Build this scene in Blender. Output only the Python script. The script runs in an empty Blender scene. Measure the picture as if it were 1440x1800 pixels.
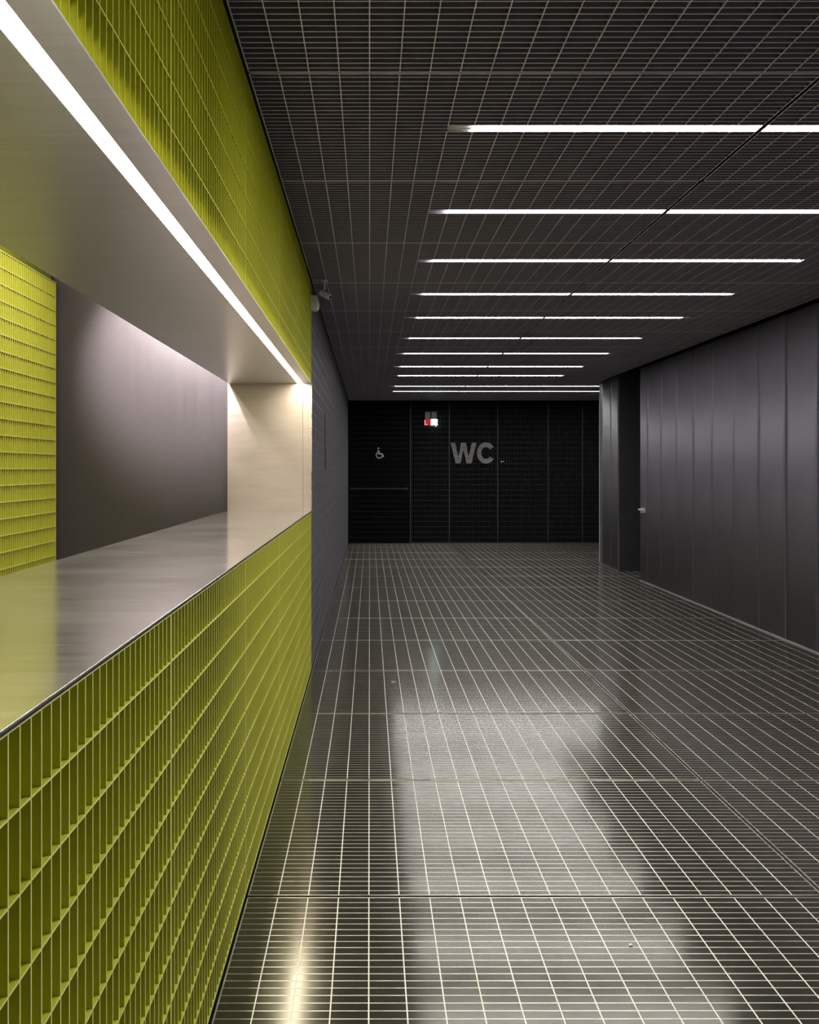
import bpy, math, random
from mathutils import Vector, Matrix

random.seed(7)
scene = bpy.context.scene
col = scene.collection
PI = math.pi
R = math.radians

# ------------------------------------------------------------------ layout (metres)
HC = 1.41            # lens height
FP = 1500.0          # focal length in pixels of a 1440 px wide frame
CXP, CYP = 650.0, 825.0
XL = -0.41           # face of the left wall / counter front
XR = 3.43            # face of the right wall
ZC = 2.718           # underside of the ceiling grating
YB = 16.2            # face of the far wall
LP = 1.056           # length of one grating panel
Y0 = 2.816           # a panel joint
PB = 0.033           # bar pitch
XS = 1.505           # lengthwise seam in floor and ceiling
YE = Y0 + 3 * LP     # end of the counter (5.984)
ZT = 1.12            # counter top
ZS = 2.01            # soffit
XI = -1.0            # inner edge of counter
XG = -2.2            # lime wall inside the booth


# ------------------------------------------------------------------ materials
def new_mat(name):
    m = bpy.data.materials.new(name)
    m.use_nodes = True
    nt = m.node_tree
    b = nt.nodes.get('Principled BSDF')
    return m, nt, b


def setp(b, color=None, rough=None, metal=None, spec=None):
    if color is not None:
        b.inputs['Base Color'].default_value = (*color, 1)
    if rough is not None:
        b.inputs['Roughness'].default_value = rough
    if metal is not None:
        b.inputs['Metallic'].default_value = metal
    if spec is not None:
        b.inputs['Specular IOR Level'].default_value = spec


def mapped(nt, scale, kind='Object'):
    tc = nt.nodes.new('ShaderNodeTexCoord')
    mp = nt.nodes.new('ShaderNodeMapping')
    mp.inputs['Scale'].default_value = scale
    nt.links.new(tc.outputs[kind], mp.inputs['Vector'])
    return mp


def noise(nt, vec, scale, detail=3.0, rough=0.55):
    n = nt.nodes.new('ShaderNodeTexNoise')
    n.inputs['Scale'].default_value = scale
    n.inputs['Detail'].default_value = detail
    n.inputs['Roughness'].default_value = rough
    nt.links.new(vec.outputs[0], n.inputs['Vector'])
    return n


def maprange(nt, src, a, b, c, d):
    r = nt.nodes.new('ShaderNodeMapRange')
    r.inputs['From Min'].default_value = a
    r.inputs['From Max'].default_value = b
    r.inputs['To Min'].default_value = c
    r.inputs['To Max'].default_value = d
    nt.links.new(src, r.inputs['Value'])
    return r


def mixcol(nt, fac, c1, c2):
    mx = nt.nodes.new('ShaderNodeMix')
    mx.data_type = 'RGBA'
    mx.inputs[6].default_value = (*c1, 1)
    mx.inputs[7].default_value = (*c2, 1)
    nt.links.new(fac, mx.inputs[0])
    return mx


def painted(name, c1, c2, rough, metal=0.0, nscale=6.0, rvar=0.08, spec=0.5):
    """paint or plain metal with a faint uneven tone and gloss"""
    m, nt, b = new_mat(name)
    mp = mapped(nt, (1, 1, 1))
    n = noise(nt, mp, nscale, 4)
    f = maprange(nt, n.outputs[0], 0.35, 0.65, 0, 1)
    mx = mixcol(nt, f.outputs[0], c1, c2)
    nt.links.new(mx.outputs[2], b.inputs['Base Color'])
    r = maprange(nt, n.outputs[0], 0.3, 0.7, rough - rvar, rough + rvar)
    nt.links.new(r.outputs[0], b.inputs['Roughness'])
    b.inputs['Metallic'].default_value = metal
    b.inputs['Specular IOR Level'].default_value = spec
    return m


def brushed(name, c1, c2, rough, stretch, rvar=0.07, bump=0.02, metal=1.0):
    """brushed sheet metal: grain stretched along one axis, faint scratches and cloudy patches"""
    m, nt, b = new_mat(name)
    mp = mapped(nt, stretch)
    grain = noise(nt, mp, 1.0, 5, 0.6)
    mp2 = mapped(nt, (1, 1, 1))
    cloud = noise(nt, mp2, 3.0, 4, 0.6)
    f = maprange(nt, grain.outputs[0], 0.3, 0.7, 0, 1)
    mx = mixcol(nt, f.outputs[0], c1, c2)
    nt.links.new(mx.outputs[2], b.inputs['Base Color'])
    add = nt.nodes.new('ShaderNodeMath')
    add.operation = 'ADD'
    nt.links.new(grain.outputs[0], add.inputs[0])
    nt.links.new(cloud.outputs[0], add.inputs[1])
    r = maprange(nt, add.outputs[0], 0.7, 1.3, rough - rvar, rough + rvar)
    nt.links.new(r.outputs[0], b.inputs['Roughness'])
    b.inputs['Metallic'].default_value = metal
    if not bump:
        return m
    bp = nt.nodes.new('ShaderNodeBump')
    bp.inputs['Strength'].default_value = bump
    bp.inputs['Distance'].default_value = 0.002
    nt.links.new(grain.outputs[0], bp.inputs['Height'])
    nt.links.new(bp.outputs[0], b.inputs['Normal'])
    return m


def emitter(name, color, strength):
    m, nt, b = new_mat(name)
    setp(b, tuple(0.25 * c for c in color), 0.5)
    b.inputs['Emission Color'].default_value = (*color, 1)
    b.inputs['Emission Strength'].default_value = strength
    return m


def perforated(name, c_sheet, c_hole, period, rough, metal, radius=0.35):
    """thin sheet with staggered round holes, in the sheet's own x-z plane"""
    m, nt, b = new_mat(name)
    tc = nt.nodes.new('ShaderNodeTexCoord')
    sp = nt.nodes.new('ShaderNodeSeparateXYZ')
    nt.links.new(tc.outputs['Object'], sp.inputs[0])

    def mul(sock, k):
        q = nt.nodes.new('ShaderNodeMath')
        q.operation = 'MULTIPLY'
        q.inputs[1].default_value = k
        nt.links.new(sock, q.inputs[0])
        return q.outputs[0]

    def fn(op, *s):
        q = nt.nodes.new('ShaderNodeMath')
        q.operation = op
        for i, t in enumerate(s):
            if isinstance(t, float):
                q.inputs[i].default_value = t
            else:
                nt.links.new(t, q.inputs[i])
        return q.outputs[0]
    k = PI / period
    p = fn('SINE', mul(fn('ADD', sp.outputs[0], sp.outputs[2]), k))
    q = fn('SINE', mul(fn('SUBTRACT', sp.outputs[0], sp.outputs[2]), k))
    prod = fn('ABSOLUTE', fn('MULTIPLY', p, q))
    f = fn('GREATER_THAN', prod, 1.0 - radius)
    mx = mixcol(nt, f, c_sheet, c_hole)
    nt.links.new(mx.outputs[2], b.inputs['Base Color'])
    mt = maprange(nt, f, 0, 1, metal, 0)
    nt.links.new(mt.outputs[0], b.inputs['Metallic'])
    sl = maprange(nt, f, 0, 1, 0.5, 0.05)
    nt.links.new(sl.outputs[0], b.inputs['Specular IOR Level'])
    # faint vertical roll marks
    mp = mapped(nt, (140, 1, 0.3))
    n = noise(nt, mp, 1.0, 3)
    r = maprange(nt, n.outputs[0], 0.3, 0.7, rough - 0.05, rough + 0.05)
    nt.links.new(r.outputs[0], b.inputs['Roughness'])
    return m


M = {}
M['lime'] = painted('lime_paint', (0.52, 0.525, 0.032), (0.56, 0.565, 0.038), 0.42, 0, 3.0, 0.05, 0.22)
M['lime_edge'] = painted('lime_lit_edge', (0.84, 0.84, 0.30), (0.90, 0.90, 0.36), 0.38, 0, 3.0, 0.05)  # light caught on the front bar edges, painted in as paler lime
M['lime_back'] = painted('lime_backing', (0.16, 0.17, 0.01), (0.2, 0.2, 0.012), 0.5)
M['steel'] = brushed('brushed_steel', (0.52, 0.50, 0.47), (0.60, 0.575, 0.54), 0.14, (3, 90, 90), 0.05, 0.0, 0.85)
M['steel_jamb'] = brushed('jamb_steel', (0.52, 0.44, 0.395), (0.58, 0.50, 0.455), 0.40, (4, 30, 30), 0.05, 0.0, 0.7)
M['soffit'] = brushed('soffit_steel', (0.58, 0.56, 0.53), (0.66, 0.635, 0.60), 0.29, (3, 60, 60), 0.015, 0.0, 0.62)
M['steel_edge'] = painted('steel_edge', (0.62, 0.60, 0.56), (0.7, 0.68, 0.64), 0.3, 1.0)
M['steel_dark'] = painted('dark_steel_lip', (0.10, 0.095, 0.105), (0.13, 0.12, 0.13), 0.35, 1.0)
M['floor_fill'] = painted('floor_infill', (0.074, 0.066, 0.052), (0.090, 0.081, 0.064), 0.14, 0.65, 9.0, 0.02)
M['floor_bar'] = painted('galvanised_floor_bar', (0.66, 0.64, 0.57), (0.76, 0.74, 0.66), 0.36, 0.9, 20)
M['floor_rib'] = painted('worn_floor_rib', (0.66, 0.64, 0.57), (0.78, 0.76, 0.68), 0.5, 0.25, 20)
M['floor_joint'] = painted('floor_joint_strip', (0.30, 0.28, 0.22), (0.40, 0.37, 0.29), 0.45, 0.7, 25)
M['floor_pit'] = painted('dark_subfloor', (0.012, 0.012, 0.012), (0.018, 0.018, 0.017), 0.7)
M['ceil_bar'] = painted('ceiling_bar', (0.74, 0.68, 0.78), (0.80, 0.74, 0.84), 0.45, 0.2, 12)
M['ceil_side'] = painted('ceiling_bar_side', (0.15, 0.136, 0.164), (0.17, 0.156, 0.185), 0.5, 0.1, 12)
M['seam_flat'] = painted('seam_flat', (0.42, 0.41, 0.41), (0.50, 0.49, 0.49), 0.30, 1.0, 12)
M['ceil_void'] = painted('ceiling_void', (0.020, 0.019, 0.019), (0.026, 0.025, 0.025), 0.9)
M['grey_bar'] = painted('grey_grating', (0.20, 0.19, 0.21), (0.24, 0.23, 0.25), 0.42, 0.3, 5)
M['grey_back'] = painted('grey_backing', (0.03, 0.03, 0.032), (0.035, 0.034, 0.036), 0.6)
M['black_bar'] = painted('black_grating', (0.040, 0.040, 0.041), (0.048, 0.048, 0.049), 0.5, 0.0, 5, 0.08, 0.3)
M['door_bar'] = painted('black_door_grating', (0.020, 0.020, 0.022), (0.024, 0.024, 0.026), 0.5, 0.0, 5, 0.08, 0.3)
M['black_frame'] = painted('black_frame', (0.03, 0.03, 0.031), (0.035, 0.035, 0.036), 0.5)
M['black'] = painted('black_void', (0.004, 0.004, 0.005), (0.006, 0.006, 0.007), 0.9, spec=0.1)
M['wall_sheet'] = painted('dark_wall_sheet', (0.135, 0.125, 0.143), (0.155, 0.144, 0.165), 0.50, 0.1, 2.0, 0.05, 0.22)
M['dark_paint'] = painted('dark_paint', (0.03, 0.03, 0.033), (0.036, 0.036, 0.039), 0.5)
M['perf'] = perforated('perforated_sheet', (0.165, 0.148, 0.158), (0.006, 0.006, 0.007), 0.0125, 0.36, 0.6)
M['lamp'] = emitter('lamp_diffuser', (1.0, 0.985, 0.97), 35.0)
M['lamp_end'] = painted('lamp_end', (0.45, 0.42, 0.41), (0.5, 0.47, 0.46), 0.5)
M['led'] = emitter('led_diffuser', (1.0, 0.93, 0.70), 50.0)
M['housing'] = painted('lamp_housing', (0.3, 0.3, 0.3), (0.33, 0.33, 0.33), 0.4)
M['white_plastic'] = painted('white_plastic', (0.62, 0.58, 0.50), (0.66, 0.62, 0.54), 0.45)
M['grey_plastic'] = painted('grey_plastic', (0.62, 0.62, 0.60), (0.68, 0.68, 0.66), 0.4, 0.1)
M['chrome'] = painted('chrome', (0.75, 0.74, 0.73), (0.8, 0.79, 0.78), 0.18, 1.0)
M['pale_metal'] = painted('pale_metal', (0.70, 0.68, 0.67), (0.76, 0.74, 0.73), 0.3, 0.35)
M['letter'] = painted('grey_letter', (0.25, 0.235, 0.23), (0.28, 0.265, 0.26), 0.5)
M['symbol'] = painted('pale_symbol', (0.72, 0.72, 0.72), (0.76, 0.76, 0.76), 0.5)
M['sign_box'] = painted('sign_housing', (0.34, 0.34, 0.32), (0.37, 0.37, 0.35), 0.5)
M['sign_white'] = emitter('sign_white_lit', (0.72, 1.0, 0.90), 5.0)
M['sign_green'] = emitter('sign_green_lit', (0.06, 0.62, 0.40), 0.8)
M['sign_red'] = emitter('sign_red_lit', (0.75, 0.01, 0.03), 0.5)
M['sign_pink'] = emitter('sign_pale_lit', (1.0, 0.62, 0.62), 0.55)
M['sign_led'] = emitter('sign_indicator_lit', (0.9, 1.0, 0.6), 1.5)
M['paper'] = painted('paper', (0.6, 0.58, 0.52), (0.66, 0.64, 0.58), 0.7)
M['booth_grey'] = painted('booth_plaster', (0.35, 0.34, 0.33), (0.38, 0.37, 0.36), 0.7)


# ------------------------------------------------------------------ mesh helpers
WL = {}              # where each object's origin stands in the hall


def name_of(o):
    return o.name


class MB:
    def __init__(self):
        self.v, self.f = [], []
        self.slot, self.mi = 0, []

    def quad(self, a, b, c, d):
        n = len(self.v)
        self.v += [tuple(a), tuple(b), tuple(c), tuple(d)]
        self.f.append((n, n + 1, n + 2, n + 3))

    def box(self, x0, x1, y0, y1, z0, z1, fn=None):
        n = len(self.v)
        pts = [(x0, y0, z0), (x1, y0, z0), (x1, y1, z0), (x0, y1, z0),
               (x0, y0, z1), (x1, y0, z1), (x1, y1, z1), (x0, y1, z1)]
        fs = [(0, 3, 2, 1), (4, 5, 6, 7), (0, 1, 5, 4), (1, 2, 6, 5), (2, 3, 7, 6), (3, 0, 4, 7)]
        if fn:
            pts = [fn(*p) for p in pts]
            a, b, c = (Vector(pts[i]) - Vector(pts[0]) for i in (1, 3, 4))
            if a.cross(b).dot(c) < 0:
                fs = [tuple(reversed(f)) for f in fs]
        self.v += pts
        self.f += [tuple(n + i for i in f) for f in fs]

    def prism(self, poly, z0, z1, fn=None):
        """poly: list of (a, b) counter-clockwise, extruded along the third axis"""
        n, k = len(self.v), len(poly)
        fn = fn or (lambda a, b, c: (a, b, c))
        self.v += [fn(a, b, z0) for a, b in poly] + [fn(a, b, z1) for a, b in poly]
        self.f.append(tuple(n + i for i in reversed(range(k))))
        self.f.append(tuple(n + k + i for i in range(k)))
        for i in range(k):
            j = (i + 1) % k
            self.f.append((n + i, n + j, n + k + j, n + k + i))

    def tube(self, pts, r, seg=12, caps=True):
        """round tube along a list of points; r a number or one per point"""
        pts = [Vector(p) for p in pts]
        rs = r if isinstance(r, (list, tuple)) else [r] * len(pts)
        base = len(self.v)
        for i, p in enumerate(pts):
            d = (pts[min(i + 1, len(pts) - 1)] - pts[max(i - 1, 0)]).normalized()
            up = Vector((0, 0, 1)) if abs(d.z) < 0.9 else Vector((1, 0, 0))
            a = d.cross(up).normalized()
            b = a.cross(d).normalized()
            for s in range(seg):
                t = 2 * PI * s / seg
                self.v.append(tuple(p + a * math.cos(t) * rs[i] + b * math.sin(t) * rs[i]))
        for i in range(len(pts) - 1):
            for s in range(seg):
                t = (s + 1) % seg
                self.f.append((base + i * seg + s, base + i * seg + t,
                               base + (i + 1) * seg + t, base + (i + 1) * seg + s))
        if caps:
            self.f.append(tuple(base + s for s in reversed(range(seg))))
            e = base + (len(pts) - 1) * seg
            self.f.append(tuple(e + s for s in range(seg)))

    def mark(self, slot):
        """faces added from here on use this material slot"""
        self.mi += [self.slot] * (len(self.f) - len(self.mi))
        self.slot = slot

    def build(self, name, mat, parent=None, bevel=0.0, smooth=False, origin=None):
        me = bpy.data.meshes.new(name)
        vs = self.v
        if origin:
            vs = [(a - origin[0], b - origin[1], c - origin[2]) for a, b, c in vs]
        me.from_pydata(vs, [], self.f)
        for mm in (mat if isinstance(mat, tuple) else (mat,)):
            me.materials.append(mm)
        self.mark(0)
        for p in me.polygons:
            p.material_index = self.mi[p.index]
        if smooth:
            for p in me.polygons:
                p.use_smooth = True
        me.update()
        o = bpy.data.objects.new(name, me)
        col.objects.link(o)
        if origin:
            o.location = origin
        WL[name_of(o)] = Vector(origin or (0, 0, 0))
        if parent:
            o.parent = parent
            o.location = WL[name_of(o)] - WL[name_of(parent)]
        if bevel:
            bv = o.modifiers.new('bevel', 'BEVEL')
            bv.width = bevel
            bv.segments = 2
            bv.limit_method = 'ANGLE'
        return o


def empty(name, loc=(0, 0, 0), parent=None):
    o = bpy.data.objects.new(name, None)
    o.empty_display_size = 0.1
    col.objects.link(o)
    o.location = loc
    WL[name_of(o)] = Vector(loc)
    if parent:
        o.parent = parent
        o.location = Vector(loc) - WL[name_of(parent)]
    return o


def tag(o, label, cat, group=None):
    o['label'] = label
    o['category'] = cat
    if group:
        o['group'] = group
    return o


def struct(o, label=None, cat=None):
    o['kind'] = 'structure'
    if label:
        o['label'] = label
    if cat:
        o['category'] = cat
    return o


def grating(mb, fn, u0, u1, v0, v1, nu, nv, t=0.003, tf=0.0045, depth=0.025, vdepth=None, wv=0.0004, slot=0, tv=None, cap=None):
    """press-locked bar grating over u0..u1 (close bars) x v0..v1 (wide cells), framed by flats"""
    vdepth = vdepth or depth

    def bar(a0, a1, b0, b1, w0, w1, sl):
        if cap is None:
            mb.mark(sl)
            mb.box(a0, a1, b0, b1, w0, w1, fn)
            return
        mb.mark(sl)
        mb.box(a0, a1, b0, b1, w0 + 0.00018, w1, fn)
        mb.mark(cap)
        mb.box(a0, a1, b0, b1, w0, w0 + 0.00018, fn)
    for i in range(1, nu):
        u = u0 + (u1 - u0) * i / nu
        bar(u - t / 2, u + t / 2, v0, v1, wv, depth, 0)
    for j in range(1, nv):
        v = v0 + (v1 - v0) * j / nv
        bar(u0, u1, v - (tv or t) / 2, v + (tv or t) / 2, 0.0, vdepth, slot)
    bar(u0, u0 + tf, v0, v1, -0.0004, depth, 0)
    bar(u1 - tf, u1, v0, v1, -0.0004, depth, 0)
    bar(u0, u1, v0, v0 + tf, -0.0002, depth, 0)
    bar(u0, u1, v1 - tf, v1, -0.0002, depth, 0)
    mb.mark(0)


def left_plane(u, v, w):            # u = along the hall, v = up, w = into the left wall
    return (XL - w, u, v)


# ------------------------------------------------------------------ floor
fl = MB()
fl.box(XL - 2.2, 6.2, -1.6, YB + 0.6, -0.12, -0.045)
floor = struct(fl.build('floor', M['floor_pit']), 'dark floor of glossy grey panels under a flush metal bar grating', 'floor')
floor_fn = lambda u, v, w: (v, u, -w)

FX = [(-0.403, XS - 0.006), (XS + 0.008, XR - 0.004)]
# slight out-of-level of single panels, in degrees (about x, about y)
for ix, (x0, x1) in enumerate(FX + [(XR + 0.006, 5.4)]):
    for k in range(-3, 13):
        ya, yb = Y0 + LP * k, Y0 + LP * (k + 1)
        if ix == 2 and yb < 10.7:
            continue
        if ya > YB - 0.1:
            continue
        yb_ = min(yb, YB - 0.01)
        g = 0.005
        n = max(1, round((yb_ - ya) / PB))
        nx = 19
        c = ((x0 + x1) / 2, (ya + yb_) / 2, 0.0)
        mb = MB()
        mb.box(x0 + 0.001, x1 - 0.001, ya + g, yb_ - g, -0.030, -0.0004)
        p = mb.build('floor_panel', M['floor_fill'], floor, origin=c)
        gb = MB()
        grating(gb, floor_fn, ya + g, yb_ - g, x0, x1, n, nx, t=0.0030, tf=0.0045, depth=0.020, slot=1, tv=0.0036, wv=0.0001)
        gr = gb.build('bar_grating', (M['floor_bar'], M['floor_rib']), origin=c)
        gr.parent = p
        gr.location = (0, 0, 0)
        rx, ry = random.uniform(-0.16, 0.16), random.uniform(-0.12, 0.12)
        p.rotation_euler = (R(rx), R(ry), 0)
# joint strips between the rows
for k in range(-2, 13):
    y = Y0 + LP * k
    mb = MB()
    mb.box(-0.403, XR - 0.004, y - 0.0045, y + 0.0045, -0.030, -0.0035)
    mb.build('joint_strip', M['floor_joint'], floor)

# ------------------------------------------------------------------ ceiling
YL = [3.287, 4.34, 5.37, 6.38, 7.38, 8.54, 9.66, 10.88, 11.93, 13.43, 14.34]


def snap(y):
    k = math.floor((y - Y0) / LP)
    j = round((y - Y0 - k * LP) / PB)
    j = min(max(j, 2), 30)
    return Y0 + k * LP + j * PB


YL = [snap(y) for y in YL]
#          lamp start / end of lit part / unlit piece at the near-left end / at the far-right end
LX = [(0.40, 2.69, 0.30, None), (0.40, 2.69, None, None), (0.40, 2.69, None, None), (0.40, 2.69, 0.30, None),
      (0.41, 2.69, 0.30, 2.79), (0.40, 2.69, 0.30, None), (0.40, 2.69, None, 2.79), (0.40, 2.70, None, None),
      (0.40, 2.69, 0.33, None), (0.40, 4.90, 0.30, None), (0.40, 4.90, 0.30, None)]
SW = PB                                   # half width of a light slot
slots = []
for y, (a, b, c, d) in zip(YL, LX):
    slots.append((y - SW, y + SW, c or a, d or b))

ce = MB()
ce.box(XL - 0.05, 6.2, -1.6, YB + 0.6, ZC + 0.42, ZC + 0.50)
ceiling = struct(ce.build('ceiling', M['ceil_void']), 'open ceiling of grey bar grating hung under a dark void', 'ceiling')


def cbar_x(mb, x0, x1, y, t, d0, d1):
    """bar running across the hall, broken at a light slot"""
    segs = [(x0, x1)]
    for ya, yb, sa, sb in slots:
        if ya + 0.004 < y < yb - 0.004:
            out = []
            for a, b in segs:
                if sa > a:
                    out.append((a, min(b, sa - 0.002)))
                if sb < b:
                    out.append((max(a, sb + 0.002), b))
            segs = [s for s in out if s[1] - s[0] > 0.004]
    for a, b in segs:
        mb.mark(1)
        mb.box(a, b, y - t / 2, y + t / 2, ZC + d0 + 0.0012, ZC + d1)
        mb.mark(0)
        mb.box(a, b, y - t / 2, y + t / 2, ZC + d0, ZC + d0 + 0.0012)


def cbar_y(mb, x, ya, yb, t, d0, d1, cut=True, side=1):
    stub = cut and side
    segs = [(ya, yb)]
    for sa, sb, xa, xb in slots:
        if cut and xa - 0.001 < x < xb + 0.001:
            out = []
            for a, b in segs:
                if b <= sa or a >= sb:
                    out.append((a, b))
                    continue
                if sa - a > 0.002:
                    out.append((a, sa))
                if b - sb > 0.002:
                    out.append((sb, b))
                if side and xa + 0.05 < x < xb - 0.05:
                    mb.mark(1)
                    ym = (sa + sb) / 2
                    mb.box(x - 0.0015, x + 0.0015, ym - 0.004, ym + 0.012, ZC - 0.0006, ZC + 0.0015)
                    mb.box(x - 0.016, x + 0.0015, ym - 0.004, ym - 0.001, ZC - 0.0006, ZC + 0.0015)
            segs = out
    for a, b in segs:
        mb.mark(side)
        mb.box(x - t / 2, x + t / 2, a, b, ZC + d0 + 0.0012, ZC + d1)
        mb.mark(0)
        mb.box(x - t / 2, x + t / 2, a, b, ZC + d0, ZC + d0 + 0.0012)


CXS = [(-0.400, XS - 0.007), (XS + 0.007, XR - 0.01), (XR + 0.002, 5.5)]
for ix, (x0, x1) in enumerate(CXS):
    for k in range(-3, 13):
        ya, yb = Y0 + LP * k + 0.004, Y0 + LP * (k + 1) - 0.004
        if ya > YB - 0.1:
            continue
        if ix == 2 and yb < 12.7:
            continue
        yb = min(yb, YB - 0.012)
        mb = MB()
        y = Y0 + LP * k + PB
        while y < yb - 0.01:
            cbar_x(mb, x0, x1, y, 0.003, 0.0005, 0.030)
            y += PB
        for j in range(1, 19):
            x = x0 + (x1 - x0) * j / 19
            cbar_y(mb, x, ya, yb, 0.0035, 0.0, 0.030)
        # frame flats
        for yf in (ya + 0.0025, yb - 0.0025):
            mb.mark(1)
            mb.box(x0, x1, yf - 0.0025, yf + 0.0025, ZC + 0.0008, ZC + 0.034)
            mb.mark(0)
            mb.box(x0, x1, yf - 0.0025, yf + 0.0025, ZC - 0.0004, ZC + 0.0008)
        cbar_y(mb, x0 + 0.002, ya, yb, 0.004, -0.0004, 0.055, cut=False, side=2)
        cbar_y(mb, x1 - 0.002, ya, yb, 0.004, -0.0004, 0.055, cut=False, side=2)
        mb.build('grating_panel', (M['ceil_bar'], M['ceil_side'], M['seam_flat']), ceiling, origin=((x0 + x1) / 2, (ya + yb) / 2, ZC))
    # joint cover strips
for k in range(-2, 13):
    y = Y0 + LP * k
    mb = MB()
    mb.box(-0.400, XR - 0.01, y - 0.0035, y + 0.0035, ZC + 0.006, ZC + 0.03)
    mb.build('joint_strip', M['floor_joint'], ceiling)

# ------------------------------------------------------------------ ceiling lights
ORD = ['first', 'second', 'third', 'fourth', 'fifth', 'sixth', 'seventh', 'eighth', 'ninth', 'tenth', 'eleventh']
for i, (y, (a, b, c, d)) in enumerate(zip(YL, LX)):
    t = empty('linear_ceiling_light', ((a + b) / 2, y, ZC))
    look = 'white linear ceiling light'
    if c and d:
        look += ' with two unlit tips'
    elif c:
        look += ' with unlit tip on counter side'
    elif d:
        look += ' with unlit tip on dark wall side'
    if i >= 9:
        look = 'long ' + look
    tag(t, look + ', %s from the camera' % ORD[i], 'ceiling light', 'linear lights across the ceiling')
    hb = MB()
    xa, xb = c or a, d or b
    for ha, hb_ in ((xa, XS - 0.0125), (XS + 0.0125, min(xb, 3.41)), (3.445, xb)):
        if hb_ - ha < 0.05:
            continue
        hb.box(ha, hb_, y - SW + 0.002, y + SW - 0.002, ZC + 0.030, ZC + 0.070)
        hb.box(ha, hb_, y - SW + 0.0018, y - SW + 0.0035, ZC + 0.001, ZC + 0.070)
        hb.box(ha, hb_, y + SW - 0.0035, y + SW - 0.0018, ZC + 0.001, ZC + 0.070)
    hb.build('housing', M['housing'], t)
    cuts = [a, XS - 0.0125] + ([XS + 0.0125, b] if i < 9 else [XS + 0.0125, 3.41, 3.445, b])
    for s in range(0, len(cuts), 2):
        db = MB()
        db.box(cuts[s], cuts[s + 1], y - SW + 0.004, y + SW - 0.004, ZC + 0.002, ZC + 0.028)
        db.build('diffuser', M['lamp'], t)
    for e0, e1 in ((c, a), (b, d)):
        if e0 is None or e1 is None:
            continue
        eb = MB()
        eb.box(e0 + 0.001, e1 - 0.002, y - SW + 0.004, y + SW - 0.004, ZC + 0.008, ZC + 0.028)
        eb.tube([(e0 + 0.004, y, ZC + 0.007), (e1 - 0.004, y, ZC + 0.007)], 0.006, 10)
        e = eb.build('end_piece', M['lamp_end'], t)
        e['label'] = 'unlit grey end of the light'

# ------------------------------------------------------------------ left wall beyond the counter
wl = MB()
wl.box(XL - 0.16, XL - 0.030, YE + 0.06, YB + 0.3, 0, ZC + 0.40)
wall_left = struct(wl.build('wall_left', M['grey_back']), 'grey bar grating wall running on past the lime counter', 'wall')
k = 3
while Y0 + LP * k < YB - 0.05:
    ya, yb = Y0 + LP * k, min(Y0 + LP * (k + 1), YB - 0.005)
    mb = MB()
    grating(mb, left_plane, ya + 0.002, yb - 0.002, 0.005, ZC + 0.002, max(1, round((yb - ya) / PB)), 27, depth=0.028)
    mb.build('grating_panel', M['grey_bar'], wall_left, origin=(XL, (ya + yb) / 2, 0))
    k += 1
sb = MB()      # slim dark slot plate on this wall
sb.box(XL, XL + 0.006, 7.82, 7.97, 1.41, 1.93)
sb.build('cover_plate', M['dark_paint'], wall_left)
eb = MB()
eb.box(XL - 0.03, XL + 0.002, YE - 0.001, YE + 0.003, 0.004, ZC)
eb.build('edge_flat', M['grey_bar'], wall_left)

# ------------------------------------------------------------------ counter front (lime grating)
cf = empty('lime_counter_cladding', (XL, YE - LP * 3, 0))
tag(cf, 'lime green bar grating front below the steel countertop', 'counter front')
for k in range(-4, 3):
    ya, yb = Y0 + LP * k, Y0 + LP * (k + 1)
    mb = MB()
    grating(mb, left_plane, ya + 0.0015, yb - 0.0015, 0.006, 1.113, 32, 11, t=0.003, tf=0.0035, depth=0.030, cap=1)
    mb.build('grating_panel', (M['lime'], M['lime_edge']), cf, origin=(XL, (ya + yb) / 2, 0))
mb = MB()
mb.box(XL - 0.040, XL - 0.0305, Y0 - 4 * LP, YE, 0.0, 1.113)
mb.build('backing', M['lime_back'], cf)

# ------------------------------------------------------------------ countertop
ct = MB()
ct.box(XI, XL + 0.002, Y0 - 4 * LP, YE - 0.004, ZT - 0.004, ZT)
ctop = ct.build('countertop', M['steel'], bevel=0.0008)
tag(ctop, 'polished steel countertop reflecting the lit jamb at its far end', 'countertop')
lb = MB()
lb.box(XL - 0.004, XL + 0.0022, Y0 - 4 * LP, YE - 0.004, ZT - 0.0068, ZT - 0.0042)
lb.build('edge_strip', M['steel_dark'], ctop)
ub = MB()
ub.box(XI, XI + 0.004, Y0 - 4 * LP, YE - 0.004, ZT - 0.06, ZT - 0.0042)
ub.build('rear_lip', M['steel'], ctop)

# booth side of the counter body
bb = MB()
bb.box(XI + 0.03, XL - 0.045, Y0 - 4 * LP, YE - 0.006, 0.0, ZT - 0.0075)
cab = bb.build('service_counter', M['dark_paint'])
tag(cab, 'dark closed body carrying the steel countertop on the booth side', 'counter')

# ------------------------------------------------------------------ fascia (lime grating above the opening)
fa = empty('fascia', (XL, YE - LP * 3, ZS))
tag(fa, 'lime green bar grating fascia above the counter opening', 'fascia')
TL = {-4: 0, -3: 0, -2: 0.0, -1: 0.0, 0: 0.0, 1: 0.0, 2: 0.0}
for k in range(-4, 3):
    ya, yb = Y0 + LP * k, Y0 + LP * (k + 1)
    mb = MB()
    grating(mb, left_plane, ya + 0.0015, yb - 0.0015, ZS + 0.004, ZC - 0.004, 32, 7, t=0.003, tf=0.0035, depth=0.030)
    mb.build('grating_panel', M['lime'], fa, origin=(XL, (ya + yb) / 2, ZS))
mb = MB()
mb.box(XL - 0.040, XL - 0.0305, Y0 - 4 * LP, YE, ZS + 0.03, ZC + 0.3)
mb.build('backing', M['lime_back'], fa)

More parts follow.
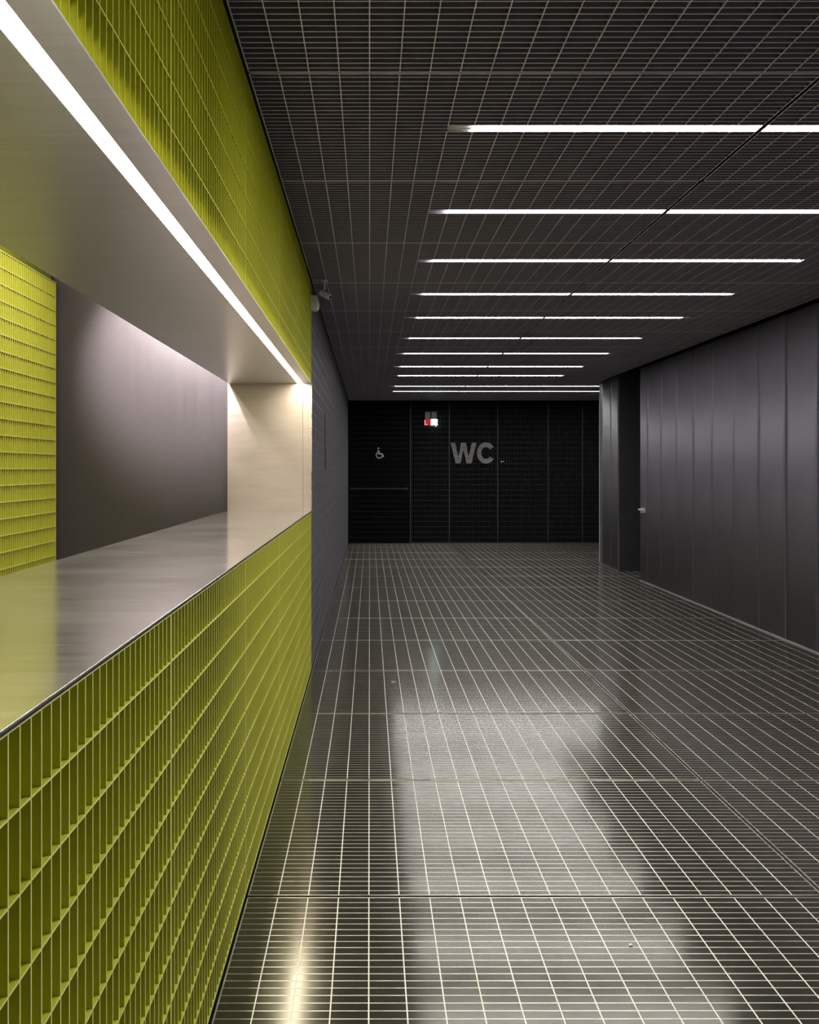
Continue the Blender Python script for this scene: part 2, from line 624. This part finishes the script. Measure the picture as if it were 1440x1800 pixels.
# ------------------------------------------------------------------ steel lining of the opening: soffit, jamb
ln = empty('opening_lining', (XL, YE, ZT))
tag(ln, 'brushed steel soffit and end jamb lining the counter opening', 'metal lining')
LED0, LED1 = -0.503, -0.467
mb = MB()
mb.box(-0.985, LED0, Y0 - 4 * LP, YE - 0.003, ZS, ZS + 0.012)
mb.box(-0.985, -0.981, Y0 - 4 * LP, YE - 0.003, ZS + 0.012, ZC + 0.2)
sf = mb.build('soffit_panel', M['soffit'], ln)
mb = MB()
mb.box(LED1, XL + 0.002, Y0 - 4 * LP, YE - 0.003, ZS, ZS + 0.0035)
mb.build('soffit_strip', M['soffit'], ln)
mb = MB()
mb.box(XI + 0.005, LED1 - 0.001, YE - 0.014, YE - 0.004, ZT + 0.0005, ZS - 0.0005)
mb.build('jamb_panel', M['steel_jamb'], ln)
mb = MB()
mb.box(LED1 + 0.0008, XL + 0.002, YE - 0.014, YE - 0.004, ZT + 0.0005, ZS - 0.0005)
mb.build('jamb_strip', M['steel_jamb'], ln)
mb = MB()
mb.box(XL + 0.0022, XL + 0.005, YE - 0.016, YE + 0.002, ZT + 0.0005, ZS + 0.003)
e = mb.build('jamb_edge', M['steel_edge'], ln)

# LED strip in the soffit
led = empty('led_strip_light', ((LED0 + LED1) / 2, 2.8, ZS))
tag(led, 'bright white strip light running along the steel soffit over the counter', 'strip light')
mb = MB()
mb.box(LED0 + 0.0005, LED1 - 0.0005, Y0 - 4 * LP, YE - 0.016, ZS + 0.001, ZS + 0.006)
mb.build('diffuser', M['led'], led)
mb = MB()
mb.box(LED0 + 0.0005, LED1 - 0.0005, Y0 - 4 * LP, YE - 0.016, ZS + 0.0065, ZS + 0.03)
mb.build('channel', M['housing'], led)

# ------------------------------------------------------------------ booth behind the counter
bw = MB()
bw.box(-3.2, XL - 0.032, YE + 0.03, YE + 0.055, 0.0, ZC + 0.40)
wall_booth = struct(bw.build('wall_booth', M['perf'], origin=(XI - 0.6, YE + 0.04, 0)),
                    'dark perforated metal wall at the end of the booth', 'wall')
bg = MB()
bg.box(XG - 0.10, XG - 0.034, 0.7, YE - 0.002, 0.0, ZC + 0.35)
wall_lime = struct(bg.build('wall_lime', M['lime_back']), 'lime grating wall inside the booth behind the counter', 'wall')
booth_fn = lambda u, v, w: (XG - w, u, v)
for k in range(-2, 3):
    ya, yb = Y0 + LP * k, Y0 + LP * (k + 1)
    mb = MB()
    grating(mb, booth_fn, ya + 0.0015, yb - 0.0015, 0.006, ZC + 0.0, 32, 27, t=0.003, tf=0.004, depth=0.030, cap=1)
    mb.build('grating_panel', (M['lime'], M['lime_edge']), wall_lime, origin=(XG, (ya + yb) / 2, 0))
bc = MB()
bc.box(-3.2, XL - 0.045, -1.6, YE + 0.03, ZC + 0.36, ZC + 0.40)
struct(bc.build('ceiling_booth', M['dark_paint']), 'dark ceiling of the booth', 'ceiling')

# ------------------------------------------------------------------ right wall: dark sheet panels
wr = MB()
wr.box(XR + 0.03, XR + 0.12, -1.6, 10.83, 0.0, ZC + 0.4)
wall_right = struct(wr.build('wall_right', M['black']), 'dark metal wall of tall upright sheets', 'wall')
PW = 0.503
edges = []
y = 10.06
while y > -1.5:
    edges.append((y - PW, y))
    y -= PW
rr = random.Random(3)


def sheet(name, ya, yb, parent, tilt=0.0, bow=0.003, xr=XR, z0=0.012, z1=ZC - 0.032):
    """one tall sheet, slightly bowed between its folded edges"""
    mb = MB()
    n = 10
    yc = (ya + yb) / 2
    g = 0.0015
    pts = []
    for i in range(n + 1):
        s = i / n
        yy = ya + g + (yb - ya - 2 * g) * s
        # soft pillow near the edges, plus a slight tilt of the whole sheet
        e = min(s, 1 - s)
        d = bow * (1 - (1 - min(1, e * 3.0)) ** 2)
        pts.append((xr + 0.006 - d + (yy - yc) * math.tan(tilt), yy))
    back = [(xr + 0.022, yb - g), (xr + 0.022, ya + g)]
    poly = pts + back
    mb.prism(list(reversed(poly)), z0, z1)
    o = mb.build(name, M['wall_sheet'], parent, origin=(xr, yc, 0), smooth=False)
    for p in o.data.polygons:
        if abs(p.normal.x) > 0.5 and p.area > 0.05 and p.normal.x < 0:
            p.use_smooth = True
    return o


for (ya, yb) in edges:
    sheet('wall_panel', ya, yb, wall_right, R(rr.uniform(-1.4, 1.4)), rr.uniform(0.002, 0.004))

door2 = struct(empty('door_2', (XR, 10.45, 0)), 'dark metal door leaf at the far end of the sheet wall', 'door')
sheet('door_leaf', 10.06, 10.56, door2, R(0.4), 0.003)
sheet('lock_stile', 10.56, 10.83, door2, R(-0.5), 0.002)
hb = MB()
hb.box(XR - 0.014, XR + 0.003, 10.62, 10.78, 0.862, 0.925)
hb.tube([(XR - 0.012, 10.73, 0.905), (XR - 0.045, 10.73, 0.905)], 0.010, 12)
hb.tube([(XR - 0.045, 10.745, 0.905), (XR - 0.045, 10.60, 0.905)], 0.011, 12)
h = hb.build('handle', M['pale_metal'], door2)
h['label'] = 'bright chrome lever handle'

bs = MB()
bs.box(XR - 0.006, XR + 0.004, -1.6, 10.83, -0.002, 0.010)
struct(bs.build('baseboard_right', M['housing']), 'thin metal edge strip where the dark sheet wall meets the floor', 'baseboard')

# recess and pillar
rc = MB()
rc.box(3.95, 4.02, 10.2, 12.75, 0.0, ZC + 0.4)
rc.box(XR + 0.02, 4.0, 10.80, 10.83, 0, ZC + 0.4)
struct(rc.build('wall_recess', M['dark_paint']), 'dark back of the recess beside the pillar', 'wall')
pl = MB()
pl.box(XR + 0.024, 3.95, 11.80, 12.75, 0.0, ZC + 0.02)
pillar = struct(pl.build('pillar', M['dark_paint']), 'dark metal clad pillar between the recess and the toilets', 'pillar')
sheet('cladding_panel', 11.80, 12.15, pillar, R(0.3), 0.002)
sheet('cladding_panel', 12.15, 12.60, pillar, R(-0.3), 0.002)
sheet('cladding_panel', 12.60, 12.75, pillar, R(0.0), 0.001)
mb = MB()
mb.box(XR, XR + 0.02, 12.751, 12.756, 0.0, ZC - 0.03)
mb.build('edge_flat', M['ceil_bar'], pillar)
mb = MB()
mb.box(XR - 0.008, XR + 0.004, 11.80, 12.75, -0.002, 0.012)
mb.build('base_strip', M['steel_edge'], pillar)
fr = MB()
fr.box(5.5, 5.6, 12.0, YB + 0.3, 0, ZC + 0.4)
struct(fr.build('wall_side', M['dark_paint']), 'dark wall of the passage behind the pillar', 'wall')

# ------------------------------------------------------------------ far wall
bk = MB()
bk.box(XL - 0.1, 5.6, YB + 0.10, YB + 0.16, 0.0, ZC + 0.4)
wall_back = struct(bk.build('wall_back', M['black']), 'black bar grating wall with the toilet signs', 'wall')
back_fn = lambda u, v, w: (u, YB + w, v)
BX = [0.778, 1.512, 2.43, 3.39, 4.04, 4.90]
for x0, x1 in zip(BX[:-1], BX[1:]):
    mb = MB()
    x0_, x1_ = x0 + 0.006, x1 - 0.006
    grating(mb, back_fn, x0_, x1_, 0.02, ZC, max(1, round((x1_ - x0_) / PB)), 27, t=0.0045, tf=0.006, depth=0.03, wv=0.001, tv=0.006)
    mb.build('grating_panel', M['black_bar'], wall_back, origin=(x0, YB, 0))
for x in BX[:-1]:
    mb = MB()
    mb.box(x - 0.011, x + 0.011, YB - 0.003, YB + 0.03, 0.0, ZC)
    mb.build('upright', M['black_frame'], wall_back)
mb = MB()
mb.box(0.778, 4.9, YB - 0.004, YB + 0.03, 0.0, 0.018)
mb.build('sill_flat', M['black_frame'], wall_back)

door1 = struct(empty('door_1', (0.2, YB, 0)), 'wide black grating door with a long push bar and wheelchair symbol', 'door')
mb = MB()
grating(mb, back_fn, -0.385, 0.762, 0.012, ZC - 0.02, 35, 27, t=0.004, tf=0.006, depth=0.03, wv=0.001)
mb.build('door_leaf', M['door_bar'], door1)
mb = MB()
zb = 1.043
mb.tube([(-0.37, YB - 0.05, zb), (0.735, YB - 0.05, zb)], 0.014, 12)
for x in (-0.33, 0.70):
    mb.box(x - 0.02, x + 0.02, YB - 0.05, YB + 0.002, zb - 0.025, zb + 0.025)
mb.build('push_bar', M['black_frame'], door1)

# ------------------------------------------------------------------ signs
zz = lambda py, y=YB: HC + (CYP - py) * y / FP
xx = lambda px, y=YB: (px - CXP) * y / FP

# WC lettering set into the bars
ts = empty('toilet_sign', (1.95, YB, 1.53))
tag(ts, 'grey WC lettering with a small arrow on the black grating wall', 'sign')
let_fn = lambda a, b, c: (a, YB - 0.0005 + c, b)
zl0, zl1 = zz(814.5), zz(778)
hL = zl1 - zl0
wx0, wx1 = xx(792), xx(838)
wW = wx1 - wx0
sw = 0.155
poly = [(0.0, 1.0), (sw * 1.15, 1.0), (0.305, 0.30), (0.41, 1.0), (0.59, 1.0), (0.695, 0.30), (1 - sw * 1.15, 1.0), (1.0, 1.0),
        (0.80, 0.0), (0.615, 0.0), (0.5, 0.66), (0.385, 0.0), (0.20, 0.0)]
mb = MB()
mb.prism([(wx0 + a * wW, zl0 + b * hL) for a, b in reversed(poly)], 0.002, 0.006, let_fn)
mb.build('letter', M['letter'], ts)
cx, cz = xx(854.5), (zl0 + zl1) / 2
rxo, rzo = xx(870.5) - cx, hL / 2 + 0.006
rxi, rzi = rxo * 0.52, rzo * 0.56
outer, inner = [], []
N = 40
for i in range(N + 1):
    t = R(34) + R(360 - 68) * i / N
    outer.append((cx + rxo * math.cos(t), cz + rzo * math.sin(t)))
    inner.append((cx + rxi * math.cos(t) * 1.0, cz + rzi * math.sin(t)))
mb = MB()
for i in range(N):
    mb.prism([outer[i], outer[i + 1], inner[i + 1], inner[i]], 0.002, 0.006, let_fn)
mb.build('letter', M['letter'], ts)
mb = MB()
ax, az = xx(880.5), zz(811.5)
mb.prism([(ax, az - 0.024), (ax + 0.026, az - 0.006), (ax + 0.004, az + 0.024)], -0.004, 0.0, let_fn)
mb.prism([(ax + 0.034, az - 0.004), (ax + 0.068, az + 0.006), (ax + 0.036, az + 0.016)], -0.004, 0.0, let_fn)
a = mb.build('arrow', M['symbol'], ts)

# wheelchair symbol
ws = empty('wheelchair_symbol', (0.2, YB, 1.6))
tag(ws, 'pale wheelchair symbol on the black door above the push bar', 'symbol')
yw = YB - 0.004


def P(cx_, cy_):         # pixel of the 1440 px crop over (650..690, 775..815) -> point on the door
    return (xx(650 + cx_ / 36.0), yw, zz(775 + cy_ / 36.0))


def ribbon(mb, pts, w):
    pts = [Vector((p[0], p[2])) for p in pts]
    L, Rr = [], []
    for i, p in enumerate(pts):
        d = (pts[min(i + 1, len(pts) - 1)] - pts[max(i - 1, 0)]).normalized()
        n = Vector((-d.y, d.x)) * w / 2
        L.append(p + n)
        Rr.append(p - n)
    for i in range(len(pts) - 1):
        mb.prism([tuple(L[i]), tuple(Rr[i]), tuple(Rr[i + 1]), tuple(L[i + 1])], -0.006, 0.0, lambda a_, b_, c_: (a_, yw + c_, b_))


mb = MB()
hc = P(552, 472)
mb.prism([(hc[0] + 0.0165 * math.cos(t * PI / 8), hc[2] + 0.0165 * math.sin(t * PI / 8)) for t in range(16)], -0.006, 0.0,
         lambda a_, b_, c_: (a_, yw + c_, b_))
mb.build('head', M['symbol'], ws)
mb = MB()
ribbon(mb, [P(555, 590), P(585, 830)], 0.030)
ribbon(mb, [P(545, 825), P(770, 815)], 0.025)
ribbon(mb, [P(752, 800), P(800, 860), P(885, 1010)], 0.025)
mb.build('body', M['symbol'], ws)
mb = MB()
arc = []
for i in range(25):
    t = R(120) + R(225) * i / 24
    arc.append(P(608 + 190 * math.cos(t), 890 - 195 * math.sin(t)))
ribbon(mb, arc, 0.018)
mb.build('wheel', M['symbol'], ws)

# lit signs on their grey boxes
x0, xm, x1 = xx(746.5), xx(757.2), xx(768)
es = empty('exit_sign', ((xm + x1) / 2, YB, zz(748)))
tag(es, 'glowing white and green exit sign under a grey box on the black wall', 'sign')
fs = empty('fire_sign', ((xm + x0) / 2, YB, zz(748)))
tag(fs, 'small red and white sign beside the glowing exit sign', 'sign')
for root, a_, b_ in ((fs, x0, xm - 0.005), (es, xm + 0.005, x1)):
    mb = MB()
    mb.box(a_ + 0.004, b_ - 0.006, YB - 0.075, YB - 0.003, zz(737), zz(724.3))
    mb.build('housing', M['sign_box'], root, bevel=0.004)
mb = MB()
mb.box(xm + 0.002, x1 + 0.006, YB - 0.070, YB - 0.045, zz(747.8), zz(737.5))
pn = mb.build('panel', M['sign_white'], es)
mb = MB()
ez0, ez1 = zz(747.6), zz(737.8)
eh = ez1 - ez0
yf = YB - 0.0705
gf = lambda a__, b__, c__: (a__, yf - c__, b__)
for pts in ([(xm + 0.003, ez0), (xm + 0.016, ez0), (xm + 0.012, ez1 - 0.05), (xm + 0.003, ez1 - 0.06)],
            [(xm + 0.036, ez0 + 0.012), (xm + 0.048, ez0 + 0.012), (xm + 0.040, ez0 + 0.055)],
            [(x1 - 0.012, ez0 + 0.02), (x1 + 0.004, ez0 + 0.02), (x1 + 0.004, ez1 - 0.03), (x1 - 0.008, ez1 - 0.045)]):
    mb = MB()
    mb.prism(pts, 0.0, 0.001, gf)
    g_ = mb.build('pictogram', M['sign_green'], pn)
    g_['label'] = 'green mark of the exit sign'
mb = MB()
mb.box(xm + 0.09, xm + 0.102, YB - 0.06, YB - 0.05, zz(750.5), zz(749))
mb.build('indicator', M['sign_led'], es)
mb = MB()
mb.box(x0 - 0.006, xm - 0.004, YB - 0.070, YB - 0.045, zz(747.8), zz(737.5))
rp = mb.build('panel', M['sign_red'], fs)
mb = MB()
mb.box(x0 - 0.006, x0 + 0.012, yf - 0.001, yf, ez0, ez1 - 0.01)
g_ = mb.build('pictogram', M['sign_pink'], rp)
g_['label'] = 'pale mark of the red sign'
mb = MB()
mb.box(x0 + 0.022, x0 + 0.046, yf - 0.001, yf, ez0, ez0 + 0.022)
g_ = mb.build('pictogram', M['sign_pink'], rp)
g_['label'] = 'white mark of the red sign'

# ------------------------------------------------------------------ camera and detector at the end of the fascia
yc = 5.90
cam_t = empty('ceiling_security_camera', (xx(570.5, yc), yc, ZC))
tag(cam_t, 'grey tube shaped security camera hanging from the ceiling beside the fascia', 'camera')
pX = xx(570.5, yc)
mb = MB()
mb.box(XL + 0.012, pX + 0.008, yc - 0.012, yc + 0.012, zz(491.5, yc), zz(490, yc) + 0.003)
mb.box(pX - 0.022, pX + 0.022, yc - 0.02, yc + 0.02, ZC - 0.006, ZC - 0.0008)
mb.build('bracket', M['grey_plastic'], cam_t)
mb = MB()
mb.tube([(pX, yc, ZC - 0.006), (pX, yc, zz(509, yc)), (xx(567, yc), yc, zz(512, yc))], 0.0065, 12)
mb.build('arm', M['symbol'], cam_t)
A, B = Vector((xx(562.5, yc), yc, zz(513.5, yc))), Vector((xx(580.5, yc), yc - 0.03, zz(524, yc)))
d = (B - A)
mb = MB()
ks = [(0.0, 0.008), (0.04, 0.0165), (0.12, 0.019), (0.9, 0.019), (0.97, 0.0185), (1.0, 0.0145)]
mb.tube([A + d * s for s, r_ in ks], [r_ for s, r_ in ks], 20)
bd = mb.build('camera_body', M['grey_plastic'], cam_t, smooth=False)
mb = MB()
mb.tube([A + d * 0.985, A + d * 1.012], 0.0115, 16)
mb.build('lens', M['black'], bd)
mb = MB()
J = Vector((xx(565, yc), yc, zz(511, yc)))
jp = []
for i in range(7):
    t = -PI / 2 + PI * i / 6
    jp.append((J + Vector((0, 0, 0.015 * math.sin(t))), max(0.001, 0.015 * math.cos(t))))
mb.tube([p for p, _ in jp], [r_ for _, r_ in jp], 14)
mb.build('ball_joint', M['chrome'], cam_t, smooth=True)

db = empty('detector_box', (XL + 0.03, 5.94, zz(547, 5.93)))
tag(db, 'small off white detector box on the wall under the security camera', 'detector')
mb = MB()
z0_, z1_ = zz(546.5, 5.93), zz(519, 5.93)
prof = [(XL + 0.006, z0_ + 0.006), (XL + 0.020, z0_), (XL + 0.045, z0_ + 0.008), (XL + 0.055, z0_ + 0.022), (XL + 0.056, z1_ - 0.05),
        (XL + 0.048, z1_ - 0.018), (XL + 0.040, z1_), (XL + 0.006, z1_)]
mb.prism(prof, 5.925, 5.985, lambda a_, b_, c_: (a_, c_, b_))
mb.f[0], mb.f[1] = tuple(reversed(mb.f[0])), tuple(reversed(mb.f[1]))
for i in range(2, len(mb.f)):
    mb.f[i] = tuple(reversed(mb.f[i]))
mb.build('case', M['white_plastic'], db, bevel=0.003)
mb = MB()
mb.box(XL + 0.0004, XL + 0.006, 5.922, 5.988, z0_ + 0.004, z1_ + 0.002)
mb.build('back_plate', M['symbol'], db)

# ------------------------------------------------------------------ scraps on the floor
for (px, py, w_, lab) in ((688, 1199, 0.03, 'small pale paper scrap on the floor near the end of the counter'),
                          (1106, 1664, 0.012, 'tiny curled paper scrap in a floor cell near the camera')):
    yy = HC * FP / (py - CYP)
    x_ = (px - CXP) * yy / FP
    mb = MB()
    mb.prism([(x_, yy), (x_ + w_, yy + 0.004), (x_ + w_ * 0.8, yy + 0.012), (x_ + w_ * 0.2, yy + 0.010)], 0.0006, 0.0035)
    tag(mb.build('paper_scrap', M['paper']), lab, 'litter')

# ------------------------------------------------------------------ lights
def area(name, loc, size, power, color=(1, 1, 1), rot=(0, 0, 0)):
    l = bpy.data.lights.new(name, 'AREA')
    l.shape = 'RECTANGLE'
    l.size, l.size_y = size
    l.energy = power
    l.color = color
    o = bpy.data.objects.new(name, l)
    o.location = loc
    o.rotation_euler = rot
    col.objects.link(o)
    return o


# more of the same ceiling lights over and behind the camera
for y, pw in ((2.23, 50.0), (1.17, 5.0)):
    area('ceiling_lamp', (1.55, y, ZC - 0.01), (2.3, 0.06), pw, (1.0, 0.985, 0.96))
# added unseen fill behind the camera, aimed up to lift the ceiling bars
area('rear_fill', (2.3, -1.5, 0.9), (2.0, 1.4), 9.0, (0.96, 0.94, 1.0), (R(122), 0, 0))
# booth lighting over the staff side
area('booth_lamp', (-1.72, 4.0, ZC + 0.33), (0.12, 2.6), 40.0, (1.0, 0.94, 0.86))
sl = bpy.data.lights.new('booth_spot', 'SPOT')
sl.energy = 360.0
sl.color = (1.0, 0.90, 0.90)
sl.spot_size = R(66)
sl.spot_blend = 0.6
sl.shadow_soft_size = 0.04
so = bpy.data.objects.new('booth_spot', sl)
so.location = (-1.38, 5.0, 2.85)
so.rotation_euler = (Vector((-1.36, 6.0, 2.30)) - Vector(so.location)).to_track_quat('-Z', 'Y').to_euler()
col.objects.link(so)

w = bpy.data.worlds.new('World')
scene.world = w
w.use_nodes = True
w.node_tree.nodes['Background'].inputs[0].default_value = (0.5, 0.5, 0.52, 1)
w.node_tree.nodes['Background'].inputs[1].default_value = 0.015

# ------------------------------------------------------------------ camera
cd = bpy.data.cameras.new('camera')
cd.sensor_fit = 'HORIZONTAL'
cd.sensor_width = 36.0
cd.lens = FP / 1440.0 * 36.0
cd.shift_x = (720 - CXP) / 1440.0
cd.shift_y = -(900 - CYP) / 1440.0
cd.clip_start = 0.02
co = bpy.data.objects.new('camera', cd)
co.location = (0, 0, HC)
co.rotation_euler = (PI / 2, 0, 0)
col.objects.link(co)
scene.camera = co

scene.view_settings.view_transform = 'Standard'
scene.view_settings.look = 'None'
scene.view_settings.gamma = 1.0
scene.view_settings.use_curve_mapping = False
scene.view_settings.exposure = 0.25
scene.cycles.use_denoising = True
scene.cycles.max_bounces = 8
scene.cycles.sample_clamp_indirect = 6.0
